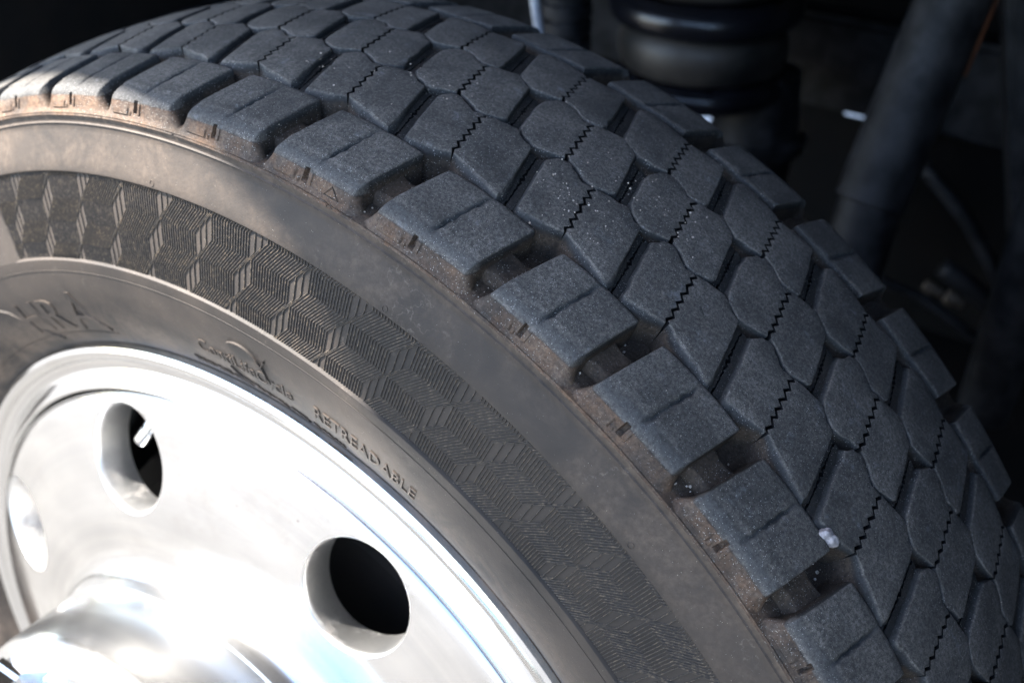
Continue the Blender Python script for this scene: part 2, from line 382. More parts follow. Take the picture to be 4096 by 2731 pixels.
# each row: outline of the upper half and of the lower half (fraction of a pitch, mm), without the sipe between them
ROWS = [
    dict(U=[(0.752, 80.4), (0.675, 79.4), (0.600, 82.0), (0.520, 84.8), (0.470, 85.0), (0.410, 83.0), (0.372, 77.8), (0.455, 60.0), (0.540, 41.6), (0.560, 40.6), (0.720, 43.2), (0.885, 46.5)],
         Lr=[(0.772, 80.7), (0.900, 83.2), (1.018, 85.0), (1.060, 84.2), (1.148, 80.0), (1.210, 79.4), (1.232, 77.6), (1.312, 60.0), (1.385, 43.0), (1.378, 40.2), (1.350, 40.3), (1.080, 44.3), (0.905, 47.0)],
         z=((0.762, 80.6), (0.895, 46.7)), gap=((1.225, 79.5), (1.385, 42.0), (1.370, 79.0), (1.540, 42.0))),
    dict(U=[(0.296, 122.3), (0.247, 121.0), (0.180, 124.0), (0.111, 126.7), (0.020, 127.4), (-0.045, 124.5), (-0.085, 117.0), (-0.070, 110.5), (0.025, 89.2), (0.080, 84.0), (0.205, 80.9), (0.265, 81.6), (0.435, 86.8)],
         Lr=[(0.326, 122.6), (0.440, 125.8), (0.553, 128.2), (0.610, 126.6), (0.684, 123.0), (0.728, 121.2), (0.742, 118.6), (0.822, 102.0), (0.890, 88.4), (0.872, 86.0), (0.739, 81.6), (0.663, 81.9), (0.569, 85.2), (0.465, 87.5)],
         z=((0.311, 122.5), (0.450, 87.2)), gap=((0.735, 120.0), (0.885, 88.0), (0.915, 117.5), (1.020, 89.5))),
    dict(U=[(0.842, 164.6), (0.806, 166.2), (0.640, 168.0), (0.472, 169.2), (0.420, 168.6), (0.385, 164.5), (0.470, 147.5), (0.555, 130.6), (0.600, 127.0), (0.744, 122.9), (0.866, 125.2), (0.975, 128.2)],
         Lr=[(0.868, 165.0), (1.040, 167.0), (1.200, 168.2), (1.222, 165.5), (1.308, 147.8), (1.392, 128.0), (1.380, 125.4), (1.265, 122.9), (1.214, 123.3), (1.101, 127.5), (1.002, 128.7)],
         z=((0.855, 164.8), (0.988, 128.5)), gap=((1.215, 166.0), (1.388, 127.5), (1.385, 164.5), (1.552, 131.0))),
]
def poly(pts, k, ds=0.0, jit=0.0):
    return [(U(k + f) + ds, y * 0.001 + 0) for f, y in pts]
allbits = []                                            # blocks on the far side of the tyre, joined
def add_piece(name, me, k):
    if LO <= k <= HI: link(name, me, M_TREAD, tyre)
    else: allbits.append(me)
for k in range(-3, -3 + NB):
    vis = LO <= k <= HI
    for ri, row in enumerate(ROWS):
        rnd = random.Random(k * 10 + ri)
        a, b = row['z']; nz = 6 if vis else 2
        zz = zigzag(a, b, nz, 0.85 + 0.25 * rnd.random(), rnd)
        jx = lambda: rnd.uniform(-0.004, 0.004); jy = lambda: rnd.uniform(-0.25, 0.25)
        zz = [(u + jx() * 1.3, y + jy() * 2.2) for u, y in zz]
        Up = row['U']; Lp = row['Lr']; g0 = 0.0135
        # upper half: polygon then back up the sipe ; lower half the same on the other side
        up_ = [(u + jx(), y + jy()) for u, y in Up] + [(u - g0, y) for u, y in reversed(zz)]
        lo_ = [(u + jx(), y + jy()) for u, y in Lp] + [(u + g0, y) for u, y in reversed(zz)]
        wu = [0.0014] * len(Up) + [0.0] * len(zz); wl = [0.0014] * len(Lp) + [0.0] * len(zz)
        wu[0] = wu[len(Up) - 1] = 0.0003; wl[0] = wl[len(Lp) - 1] = 0.0003
        for i, (u, y) in enumerate(Up):
            if ri == 0 and y < 50: wu[i] = 0.0040 if i < len(Up) - 1 else 0.001
        for i, (u, y) in enumerate(Lp):
            if ri == 0 and y < 50: wl[i] = 0.0040 if i < len(Lp) - 1 else 0.001
        for i, (u, y) in enumerate(Up):
            if (ri == 0 and i in (6, 7, 8)) or (ri == 1 and i in (6, 7, 8)) or (ri == 2 and i in (5, 6, 7)): wu[i] = 0.0026
        iu = [0.0] * len(Up) + [0.00098] * len(zz); il = [0.0] * len(Lp) + [0.00098] * len(zz)
        iu[0] = iu[len(Up) - 1] = il[0] = il[len(Lp) - 1] = 0.0004
        dz = rnd.uniform(-0.00015, 0.00015)
        add_piece('tread_block', loft_block('tread_block', poly(up_, k), 0.0 + dz, 0.0172, wu, 0.00045, iu, vis), k)
        add_piece('tread_block', loft_block('tread_block', poly(lo_, k), 0.0 - dz, 0.0172, wl, 0.00045, il, vis), k)
        if vis:
            # raised groove floor between neighbouring blocks of the row, split by a fine zigzag sipe
            (a0, a1, b0, b1) = row['gap']
            mid0 = (a0[0] * 0.58 + b0[0] * 0.42, a0[1] * 0.58 + b0[1] * 0.42); mid1 = (a1[0] * 0.58 + b1[0] * 0.42, a1[1] * 0.58 + b1[1] * 0.42)
            if ri == 0: mid1 = (mid1[0] + 0.005, mid1[1] - 1.5)
            z2 = zigzag(mid0, mid1, 9, 0.95, rnd)
            A_ = [(mid0[0] - 0.0105, mid0[1]), (a0[0] - 0.03, a0[1]), (a1[0] - 0.03, a1[1]), (mid1[0] - 0.0105, mid1[1])] + [(u - 0.0190, y) for u, y in reversed(z2)]
            B_ = [(mid1[0] + 0.0105, mid1[1]), (b1[0] + 0.03, b1[1]), (b0[0] + 0.03, b0[1]), (mid0[0] + 0.0105, mid0[1])] + [(u + 0.0190, y) for u, y in z2]
            for T in (A_, B_):
                link('groove_bridge', loft_block('groove_bridge', poly(T, k), 0.0032, 0.0172, [0.0] * len(T), 0.0003, [0.0011] + [0.0] * 2 + [0.0011] * (len(T) - 3)), M_TREAD, tyre)

# --- shoulder blocks -----------------------------------------------------
SP = [(0.0378, 0.4392), (0.0374, 0.4470), (0.0370, 0.4530), (0.0367, 0.45445)]
SP += [(0.0360, crown(0.0360) - 0.00018), (0.0350, crown(0.035))]
yy = 0.0330
while yy > 0.0065: SP.append((yy, crown(yy))); yy -= 0.00175
SP += [(0.0060, 0.44888), (0.0045, 0.44835), (0.0030, 0.44775), (0.0016, 0.44705), (0.0005, 0.44635), (-0.0004, 0.44555), (-0.0010, 0.44465), (-0.0015, 0.44370), (-0.0019, 0.44270),
       (-0.0023, 0.44120), (-0.0027, 0.44040), (-0.0030, 0.43960), (-0.0033, 0.43880), (-0.0036, 0.43800), (-0.0041, 0.43720), (-0.0048, 0.43630), (-0.0058, 0.43520), (-0.0062, 0.43420)]
def shoulder(k, mirror=False, fine=True, chip=0):
    nF = 56 if fine else 10
    fr = []
    for i in range(nF + 1):
        t = i / nF; fr.append(t)
    fr = sorted(set([0.0, 0.006, 0.013, 0.98, 0.987, 0.994, 1.0] + fr + [0.455 + i * 0.0062 for i in range(14)])) if fine else fr
    rnd = random.Random(900 + k * 7 + mirror)
    vs = []; fs = []; P = len(SP); m = len(fr)
    bow = 0.0012
    j0, j1 = rnd.uniform(-0.006, 0.006), rnd.uniform(-0.006, 0.006)
    def ends(y):
        q = min(1, max(0, (y + 0.003) / 0.040))
        s = -0.122 + (0.122) * q + j0; e = 0.655 + 0.100 * q + j1
        return s, e
    for t in fr:
        for (y, r) in SP:
            s, e = ends(y); f = s + (e - s) * t
            yo = y; ro = r
            # inner edge bows out in the middle
            if y > 0.030: yo = y + bow * math.sin(math.pi * min(1, max(0, t))) * (y - 0.030) / 0.007
            w = (e - s) * 0.060                                # metres along the arc roughly
            de = min(t, 1 - t) * w
            if r > 0.4395 and de < 0.0008: ro -= (0.0008 - de) ** 2 / 0.0008 * 0.6
            if fine:
                fs_c = 0.272 + 0.098 * min(1, max(0, (y + 0.003) / 0.040)) + 0.006 * math.sin(y * 900)
                df = (f - fs_c) * 0.060
                if y > 0.0025 and r > 0.447:
                    dep = 0.0019 * min(1, (y - 0.0015) / 0.006) * (0.75 + 0.25 * math.sin(y * 260 + k))
                    if y > 0.029: dep *= max(0.0, (0.0375 - y) / 0.0085)
                    ro -= dep * math.exp(-(df / 0.00105) ** 2)
                    ro -= 0.00025 * math.exp(-((df - 0.0) / 0.004) ** 2)
                if y < 0.0005 and r > 0.436:
                    if 0.206 < f < 0.246 and 0.4386 < r < 0.4445: yo += 0.0030
                    if 0.262 < f < 0.290 and 0.4380 < r < 0.4435: yo -= 0.0007
                    if -0.075 < f < 0.135 and 0.4372 < r < 0.4414: yo -= 0.0009
                    if 0.150 < f < 0.180 and 0.4372 < r < 0.4400: yo -= 0.0008
            y2 = (0.2116 - yo) if mirror else yo
            th = U(k + (0.845 - 0.125 - f if False else f))
            if mirror: th = U(k + (f + 0.100 + 0.0 if y < 0.0 else f) ) if False else U(k + (-0.02 + (f - s) * 1.0 + 0.122 - 0.122 * min(1, max(0, (y + 0.003) / 0.040))))
            vs.append(pt(th, y2, ro))
    for i in range(m - 1):
        for q in range(P - 1): fs.append((i * P + q, (i + 1) * P + q, (i + 1) * P + q + 1, i * P + q + 1))
    # end walls sloping down to the groove floor
    for side_, i in ((-1, 0), (1, m - 1)):
        prev = [i * P + q for q in range(P)]
        for stage in (0.35, 0.7, 1.0):
            cur = []
            for q, (y, r) in enumerate(SP):
                x0, y0, z0 = vs[i * P + q]; r0 = math.hypot(x0, z0); th = math.degrees(math.atan2(z0, x0))
                fr_ = min(r0, floor_r(y) - 0.0003)
                rr = r0 + (fr_ - r0) * stage
                th2 = th - side_ * math.degrees((0.0019 * stage ** 0.7) / 0.445) * ((1.0 + 1.9 * stage * min(1.0, max(0.0, (0.006 - y) / 0.006))) if r0 > 0.4385 else 0.6 + 2.2 * stage)
                cur.append(len(vs)); vs.append(pt(th2, y0, rr))
            for q in range(P - 1):
                f4 = (prev[q], prev[q + 1], cur[q + 1], cur[q]); fs.append(f4 if side_ > 0 else f4[::-1])
            prev = cur
    me = mesh('shoulder_block', vs, fs, sharp=34, recalc=False)
    bm = bmesh.new(); bm.from_mesh(me); bmesh.ops.recalc_face_normals(bm, faces=bm.faces)
    # make sure the top faces outward
    bm.faces.ensure_lookup_table(); s = 0
    for f in bm.faces:
        c = f.calc_center_median(); rr = Vector((c.x, 0, c.z)).normalized(); s += f.normal.dot(rr) * f.calc_area()
    if s < 0: bmesh.ops.reverse_faces(bm, faces=bm.faces)
    bm.to_mesh(me); bm.free()
    return me
for k in range(-3, -3 + NB):
    vis = LO <= k <= HI
    for mirror in (False, True):
        me = shoulder(k, mirror, fine=vis)
        add_piece('shoulder_block', me, k)
    if vis:
        # tie bar half way up the groove between this block and the next
        T = [(0.69, 27.0), (0.685, 18.0), (0.68, 9.0), (0.74, 10.4), (0.80, 10.9), (0.88, 10.4), (0.955, 9.0), (0.98, 18.0), (0.99, 27.0), (0.92, 25.4), (0.84, 24.8), (0.76, 25.6)]
        link('tie_bar', loft_block('tie_bar', poly(T, k), 0.0068, 0.0180, [0.0025 if i in (3, 4, 5, 9, 10, 11) else 0 for i in range(12)], bev=0.0007), M_TREAD, tyre)
# far side of the tyre: the blocks the photo does not show, one joined piece
bm = bmesh.new()
for me in allbits: bm.from_mesh(me); bpy.data.meshes.remove(me)
me = bpy.data.meshes.new('tread_block'); bm.to_mesh(me); bm.free(); me.materials.append(M_TREAD); me.materials.append(M_SIPE_SHADE)
tag(link('tread_block', me, M_TREAD, tyre), kind='stuff')

# --- ribbed band with its hexagon pattern ---------------------------------
def side_y(r):
    pr = side
    for (ra, ya), (rb, yb) in zip(pr, pr[1:]):
        if ra <= r <= rb: return ya + (yb - ya) * (r - ra) / (rb - ra) if rb > ra else ya
    return pr[-1][1]
# blocks of evenly spaced ribs lie between narrow gaps of a few ribs; in each ring one block in two leans over by SH
# degrees, which opens the gap behind it (the plain lozenge) and closes the one ahead of it (the crowded bundle)
SH, WB, NBK = 1.40, 3.50, 14
EDG = [415.2, 403.2, 391.2, 379.2, 367.4, 355.6]
def block_lo(j, st):
    """angle of the right-hand edge of block j above ring st (0..5)"""
    n = sum(1 for q in range(st) if (q % 2 == 0) == (j % 2 == 1))
    lo = 68.42 + 4.55 * j - (0.70 if j % 2 else 0.0)
    return lo + SH * n - 0.012 * (EDG[0] - EDG[st])
lines = []; SUB = 8
def at(j, st, f): return block_lo(j, st) * (1 - f) + block_lo(j, st + 1) * f
for j in range(-11, 12):
    for i in range(NBK + 1): lines.append([(at(j, st, q / 4) + WB * i / NBK, EDG[st] + (EDG[st + 1] - EDG[st]) * q / 4) for st in range(5) for q in range(5 if st == 4 else 4)])
    for i in (1, 2):                                    # the two sparse ribs in each gap
        ln = []
        for st in range(5):
            g0 = block_lo(j + 1, st) - block_lo(j, st) - WB; opening = g0 < 1.0
            for q in range(SUB + (1 if st == 4 else 0)):
                f = q / SUB; Rr = at(j, st, f) + WB; Lr = at(j + 1, st, f)
                drift = at(j + 1, st, f) - at(j + 1, st, 0) if not opening else at(j, st, f) - at(j, st, 0)
                if opening: th = min(Rr + 1.75 * i / 3, Lr - 0.35 * (3 - i) / 3)
                else: th = max(block_lo(j, st) + WB + 1.75 * i / 3 + drift, Rr + 0.35 * i / 3)
                ln.append((th, EDG[st] + (EDG[st + 1] - EDG[st]) * f))
        lines.append(ln)
vs = []; fs = []
for pp in lines:
    if pp[0][0] > 117 or pp[0][0] < 22: continue
    out = []
    for (ta, ra), (tb, rb) in zip(pp, pp[1:]):
        for edge_ in (405.3, 358.8):
            if ra > edge_ >= rb: out.append((ta + (tb - ta) * (ra - edge_) / (ra - rb), edge_))
        if 358.8 < rb < 405.3: out.append((tb, rb))
    pp = out
    base = len(vs)
    if len(pp) > 2:
        hw = 0.00024
        for i, (a, rr) in enumerate(pp):
            # widen square to the run, so a slanted rib keeps its width
            a0, r0 = pp[max(0, i - 1)]; a1, r1 = pp[min(len(pp) - 1, i + 1)]
            dx = R_(a1 - a0) * rr; dr = r1 - r0; Ln = math.hypot(dx, dr) or 1
            nx = -dr / Ln; nr = dx / Ln
            hgt = 0.00062 if 359.6 < rr < 404.4 else 0.00040
            for off, hh in ((1.25, -0.0002), (0.45, hgt), (-0.45, hgt), (-1.25, -0.0002)):
                ro = rr + nr * off * hw * 1000; ao = a + math.degrees(nx * off * hw * 1000 / rr)
                vs.append(pt(ao, side_y(ro * 0.001) - hh, ro * 0.001))
        for i in range(len(pp) - 1):
            for q in range(3): fs.append((base + i * 4 + q, base + i * 4 + q + 1, base + (i + 1) * 4 + q + 1, base + (i + 1) * 4 + q))
me = mesh('rib_pattern', vs, fs, smooth=False)
tag(link('rib_pattern', me, M_RIB, tyre), kind='stuff')

# smooth brand panel left of the ribbed band, level with the raised bands
pv = []; pf = []; n = 30
for i in range(n + 1):
    for j in range(9):
        r = 0.3580 + (0.4062 - 0.3580) * j / 8
        th0 = 112.32 - (405 - r * 1000) * 0.017
        y0 = -0.0203 + (r - 0.3580) * (0.0075 / 0.0482)
        e = 0.0006 if i == 0 else 0.0
        pv.append(pt(th0 + 34 * i / n, y0 + e + (0.0012 if i == 0 else 0), r))
for i in range(n):
    for j in range(8): pf.append((i * 9 + j, (i + 1) * 9 + j, (i + 1) * 9 + j + 1, i * 9 + j + 1))
link('smooth_panel', mesh('smooth_panel', pv, pf, sharp=30), M_SIDE, tyre)

# --- moulded lettering and marks -------------------------------------------
def bend_text(name, s, th_a, th_b, r0, r1, h=0.0008, surf=None, shear=0.0, bold=0.0):
    cu = bpy.data.curves.new(name, 'FONT'); cu.body = s; cu.size = 1; cu.extrude = 0.5; cu.shear = shear; cu.offset = bold; cu.resolution_u = 3
    ob = bpy.data.objects.new(name, cu); C.objects.link(ob)
    dg = bpy.context.evaluated_depsgraph_get(); me = bpy.data.meshes.new_from_object(ob.evaluated_get(dg))
    bpy.data.objects.remove(ob); bpy.data.curves.remove(cu)
    bm = bmesh.new(); bm.from_mesh(me)
    xs = [v.co.x for v in bm.verts]; ys = [v.co.y for v in bm.verts]
    x0, x1 = min(xs), max(xs); y0 = 0.0; y1 = max(ys) if s.isupper() else 0.72
    for v in bm.verts:
        u = (v.co.x - x0) / (x1 - x0); q = (v.co.y - y0) / (y1 - y0)
        th = th_a + (th_b - th_a) * u; r = r0 + (r1 - r0) * q
        base = (surf or side_y)(r)
        v.co = Vector(pt(th, base - (h if v.co.z > 0 else -0.0004), r))
    bmesh.ops.recalc_face_normals(bm, faces=bm.faces)
    bm.to_mesh(me); bm.free(); me.materials.clear()
    me.polygons.foreach_set('use_smooth', [False] * len(me.polygons))
    return link(name, me, M_SIDE, tyre)
bend_text('moulded_lettering', 'ContiLifeCycle', 89.1, 77.4, 0.3205, 0.3292, 0.0006)
bend_text('moulded_lettering', 'RETREADABLE', 74.8, 63.1, 0.3205, 0.3300, 0.0007)
bend_text('moulded_lettering', 'TREAD PLIES STEEL  SIDEWALL STEEL  TUBELESS', 91.6, 71.8, 0.3050, 0.3092, 0.0009)
bend_text('moulded_lettering', 'HR', 118.3, 110.2, 0.3120, 0.3330, 0.0010)
bend_text('moulded_lettering', 'A', 109.6, 104.0, 0.3105, 0.3375, 0.0012)
def shoulder_face_y(r):
    for (ya, ra), (yb, rb) in zip(SP, SP[1:]):
        if ya < 0.002 and rb <= r <= ra: return ya + (yb - ya) * (r - ra) / (rb - ra)
    return -0.0045
bend_text('wear_mark_lettering', 'TWI', 77.70, 76.30, 0.4338, 0.4360, 0.0005, shoulder_face_y)
def strip(name, pts, hw, h, surf, closed=False):
    vs = []; fs = []; n = len(pts)
    for i, (th, r) in enumerate(pts):
        a = pts[(i - 1) % n] if closed or i else pts[i]; b = pts[(i + 1) % n] if closed or i < n - 1 else pts[i]
        def xy(p): return Vector((-R_(p[0]) * 0.4, p[1]))
        d = (xy(b) - xy(a)).normalized(); nn = Vector((-d.y, d.x))
        for off, hh in ((-hw, -0.0003), (-hw * 0.5, h), (hw * 0.5, h), (hw, -0.0003)):
            q = xy((th, r)) + nn * off; vs.append(pt(math.degrees(-q.x / 0.4), surf(q.y) - hh, q.y))
    for i in range(n if closed else n - 1):
        j = (i + 1) % n
        for q in range(3): fs.append((i * 4 + q, i * 4 + q + 1, j * 4 + q + 1, j * 4 + q))
    return link(name, mesh(name, vs, fs, smooth=False), M_SIDE, tyre)
strip('wear_triangle', [(77.20, 0.4425), (77.62, 0.4380), (76.50, 0.4380)], 0.00028, 0.0006, shoulder_face_y, True)
def arc(c, rad, a0, a1, n, sq=1.0):
    out = []
    for i in range(n + 1):
        a = R_(a0 + (a1 - a0) * i / n); out.append((c[0] - math.degrees(rad * math.cos(a) / c[1]), c[1] + rad * math.sin(a) * sq))
    return out
strip('logo_arc', arc((83.0, 0.3255), 0.0150, 128, -2, 24), 0.0006, 0.0012, side_y)
strip('logo_arc', arc((83.0, 0.3255), 0.0150, 208, 282, 18), 0.0006, 0.0012, side_y)
strip('logo_arrow', [(80.2, 0.3390), (80.75, 0.3330), (81.4, 0.3350)], 0.0007, 0.0012, side_y)
for (th, r) in ((70.96, 0.4089), (91.86, 0.4087), (50.31, 0.4098)):
    strip('vent_ring', [(th + math.degrees(0.0014 * math.cos(a * math.pi / 8) / r), r + 0.0014 * math.sin(a * math.pi / 8)) for a in range(16)], 0.00022, 0.00025, side_y, True)
# raised edge left of the big letters, and a fine circular line near the band
strip('panel_edge', [(122.6, 0.337), (120.0, 0.330), (116.3, 0.3085), (115.4, 0.3045)], 0.0011, 0.0010, side_y)
strip('fine_ring_line', [(125 - i * 0.8, 0.3512) for i in range(115)], 0.0003, 0.00022, side_y)
strip('fine_ring_line', [(135 - i * 0.8, 0.3075 if i < 40 else 0.3026) for i in range(40)], 0.0005, 0.0005, side_y)

# ------------------------------------------------------------------ wheel: rim

# flange and barrel
fl = [(0.2400, 0.150), (0.2500, 0.030), (0.2630, 0.008), (0.2680, 0.0015), (0.2690, -0.0040), (0.2700, -0.0056), (0.2714, -0.0060), (0.2740, -0.0045), (0.2780, -0.0010), (0.2808, 0.0006), (0.2850, 0.0000), (0.2868, -0.0008), (0.2880, -0.0026), (0.2910, -0.0043), (0.2935, -0.0044), (0.2960, -0.0030), (0.2975, 0.0), (0.2972, 0.004), (0.2940, 0.0075), (0.2870, 0.010), (0.2840, 0.030), (0.2600, 0.060), (0.2600, 0.150)]
rim = link('rim', mesh('rim', *lathe(fl, n=320, closed=True), sharp=30), M_ALU, wheel)
# disc face, solid, hand holes cut out
fc = [(0.2678, -0.0046), (0.2668, -0.0070), (0.2648, -0.0088), (0.2600, -0.0108), (0.2500, -0.0137), (0.2312, -0.0192), (0.2120, -0.0247), (0.1960, -0.0288), (0.1850, -0.0308), (0.1760, -0.0322), (0.1700, -0.0338), (0.1655, -0.0362), (0.1630, -0.0390), (0.1612, -0.0450), (0.1605, -0.0500), (0.1592, -0.0508), (0.1592, -0.0950), (0.1580, -0.1040), (0.1540, -0.1100), (0.1480, -0.1130), (0.1150, -0.1130), (0.1120, -0.1120), (0.1110, -0.1030), (0.1110, -0.0200), (0.1600, -0.0150), (0.1850, -0.0080), (0.2312, 0.0050), (0.2620, 0.0120), (0.2670, 0.0100)]
disc_me = mesh('disc_face', *lathe(fc, n=240, closed=True), sharp=35)
disc = link('disc_face', disc_me, M_ALU, rim)
HOLES = [math.degrees(1.6949) + 55.80 - 45 * i for i in range(8)]
cut_vs = []; cut_fs = []
for a in HOLES:
    # axis of the hole is square to the cone
    c = Vector(pt(a, -0.0192, 0.2312)); ax = (Vector((0, -1, 0)) * math.cos(R_(16)) + Vector(pt(a, 0, 1)) * math.sin(R_(16)))
    v, f = spin_axis(c - ax * 0.05, c + ax * 0.05, [(0, 0.0325), (0.0455, 0.0325), (0.0475, 0.0329), (0.0486, 0.0333), (0.0494, 0.0340), (0.0500, 0.0350), (0.0508, 0.0380), (0.1, 0.0380)], 72)
    o = len(cut_vs); cut_vs += v; cut_fs += [tuple(i + o for i in q) for q in f]
cutter_me = mesh('cutter', cut_vs, cut_fs); cutter_me.materials.append(M_BORE)
cutter = bpy.data.objects.new('cutter', cutter_me); C.objects.link(cutter); cutter.location = (0, 0, WZ)
md = disc.modifiers.new('b', 'BOOLEAN'); md.object = cutter; md.operation = 'DIFFERENCE'; md.solver = 'EXACT'; md.material_mode = 'TRANSFER'
bpy.context.view_layer.update(); dg = bpy.context.evaluated_depsgraph_get()
nm = bpy.data.meshes.new_from_object(disc.evaluated_get(dg)); disc.modifiers.clear(); disc.data = nm
nm.materials.append(M_SATIN); mi = len(nm.materials) - 1
for p in nm.polygons:
    c = p.center
    if c.y < -0.0325 and math.hypot(c.x, c.z) < 0.1700: p.material_index = mi
nm.polygons.foreach_set('use_smooth', [True] * len(nm.polygons)); nm.set_sharp_from_angle(angle=R_(32))
bpy.data.objects.remove(cutter)
# valve stem seen inside the upper hole
a = HOLES[0]
v1 = Vector(pt(103.5, 0.020, 0.262)); v2 = Vector(pt(109.5, -0.004, 0.2325))
va = v2; vb = v1
L = (vb - va).length
vs, fs = spin_axis(va, vb, [(0, 0.0030), (0.0008, 0.0041), (0.003, 0.0046), (0.010, 0.0046), (0.0105, 0.0040), (0.012, 0.0040), (0.0125, 0.0047), (0.024, 0.0047), (L, 0.0042)], 24)
vst = link('valve_stem', mesh('valve_stem', vs, fs, sharp=35), M_CHROME, rim)
# hub centre, studs and chrome nut covers
hub = link('hub_cap', mesh('hub_cap', *lathe([(0.0001, -0.180), (0.040, -0.179), (0.060, -0.175), (0.068, -0.166), (0.071, -0.150), (0.073, -0.116), (0.110, -0.1125), (0.1108, -0.060)], n=96), sharp=35), M_ALU, rim)
for i in range(8):
    a = 128 - 45 * i
    c = Vector(pt(a, -0.1125, 0.1340)); e = Vector(pt(a, -0.150, 0.1340))
    link('wheel_nut', mesh('wheel_nut', *spin_axis(c, e, [(0, 0.0205), (0.004, 0.0205), (0.006, 0.0180), (0.030, 0.0165), (0.040, 0.0130), (0.0455, 0.006)], 6), smooth=False), M_CHROME, rim)
for i in range(8):
    a = 105.5 - 45 * i
    vs, fs = spin_axis(Vector(pt(a, -0.1125, 0.137)), Vector(pt(a, -0.1170, 0.137)), [(0, 0.011), (0.003, 0.011), (0.0045, 0.0095)], 32)
    link('stud_boss', mesh('stud_boss', vs, fs, sharp=35), M_BORE, rim)
# brake drum: fills the dark behind the holes
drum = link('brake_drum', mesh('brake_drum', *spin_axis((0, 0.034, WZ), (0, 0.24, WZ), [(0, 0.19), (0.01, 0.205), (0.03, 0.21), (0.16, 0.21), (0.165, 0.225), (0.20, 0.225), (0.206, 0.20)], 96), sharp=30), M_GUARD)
tag(drum, 'dark brake drum glimpsed through the wheel hand holes', 'brake drum')

# pebble wedged beside a shoulder block
bm = bmesh.new(); bmesh.ops.create_icosphere(bm, subdivisions=4, radius=1)
rnd = random.Random(3)
from mathutils import noise as mn
for v in bm.verts:
    d = mn.noise(v.co * 1.3) * 0.28 + mn.noise(v.co * 4) * 0.06
    v.co = Vector((v.co.x * 0.0042, v.co.y * 0.0032, v.co.z * 0.0058)) * (1 + 1.5 * d)
me = bpy.data.meshes.new('pebble'); bm.to_mesh(me); bm.free(); me.polygons.foreach_set('use_smooth', [True] * len(me.polygons))
pb = link('pebble', me, M_STONE); thp = U(8.685)
p_ = pt(thp, 0.0400, crown(0.038) - 0.0016); pb.location = (p_[0], p_[1], p_[2] + WZ); pb.rotation_euler = (0.3, R_(-(thp) + 10), 0.5)
tag(pb, 'small pale pebble wedged in the groove behind a shoulder block', 'stone')

# ------------------------------------------------------------------ truck above and behind the wheel
body = empty('vehicle_body', (0, 1.0, 1.14))
tag(body, 'truck body overhanging the tyre out of view, its edge shaped to shade it', 'truck body')
edge = [(-4.0, -0.410), (-1.10, -0.412), (-0.913, -0.418), (-0.845, -0.426), (-0.774, -0.436), (-0.738, -0.455), (-0.730, -0.500), (-0.725, -0.620), (4.0, -0.640)]  # edge traced back along the sun to shape the shadow on the tyre
vs = []; fs = []
for x, y in edge:
    for yy_, zz_ in ((y, 2.20), (y, 2.60), (1.90, 2.60), (1.90, 2.20)): vs.append((x, yy_ - 1.0, zz_ - 1.14))
for i in range(len(edge) - 1):
    for q in range(4): fs.append((i * 4 + q, i * 4 + (q + 1) % 4, (i + 1) * 4 + (q + 1) % 4, (i + 1) * 4 + q))
fs.append((0, 1, 2, 3)); n_ = (len(edge) - 1) * 4; fs.append((n_, n_ + 1, n_ + 2, n_ + 3))
link('body_shell', mesh('body_shell', vs, fs, False), M_PAINT, body)
fl_ = link('arch_roof', box_bevel('arch_roof', (7.8, 1.86, 0.02), 0.004), M_GUARD, body); fl_.location = (0, -0.03, 0.012)
fo = link('side_light_block', box_bevel('side_light_block', (3.0, 0.05, 0.84), 0.006), M_PAINT, body); fo.location = (2.17, -1.22, -0.43)  # panel added out of view to block light from the right front
def top(o, label, cat, group=None): return tag(o, label, cat, group)
# black backdrop added to keep the background dark, with two daylight slots
px = [-3.0, -0.282, -0.246, -0.064, -0.036, 2.0]; pz = [0.25, 0.478, 0.508, 0.539, 0.5525, 1.14]
vs = [(x, 1.12, z) for z in pz for x in px]; fs = []
for j in range(5):
    for i in range(5):
        if (i, j) in ((1, 1), (3, 3)): continue
        fs.append((j * 6 + i, j * 6 + i + 1, (j + 1) * 6 + i + 1, (j + 1) * 6 + i))
me = mesh('dark_backdrop', vs, fs, False)
bm = bmesh.new(); bm.from_mesh(me); r = bmesh.ops.solidify(bm, geom=bm.faces[:], thickness=0.006); bm.to_mesh(me); bm.free()
top(link('dark_backdrop', me, M_GUARD), 'flat black backdrop added to darken the background, with two small daylight gaps', 'panel')
o = link('dark_floor_sheet', box_bevel('dark_floor_sheet', (4.6, 0.84, 0.02), 0.004), M_GUARD); o.location = (-0.5, 0.70, 0.26)  # black sheet added so the shaded ground here stays dark
top(o, 'flat black sheet added behind the tyre to darken the shaded ground', 'tray')

pv_ = link('bright_ground_patch', mesh('bright_ground_patch', [(-9, 2.0, 0.004), (9, 2.0, 0.004), (9, 14, 0.004), (-9, 14, 0.004)], [(0, 1, 2, 3)], False), simple('pale_gap_ground', (0.40, 0.39, 0.37), (0.52, 0.51, 0.48), 0.9, 0.0, 6)); tag(pv_, 'pale ground patch added beyond the truck to brighten the daylight gaps', kind='structure')  # added pale patch that makes the daylight slots read bright
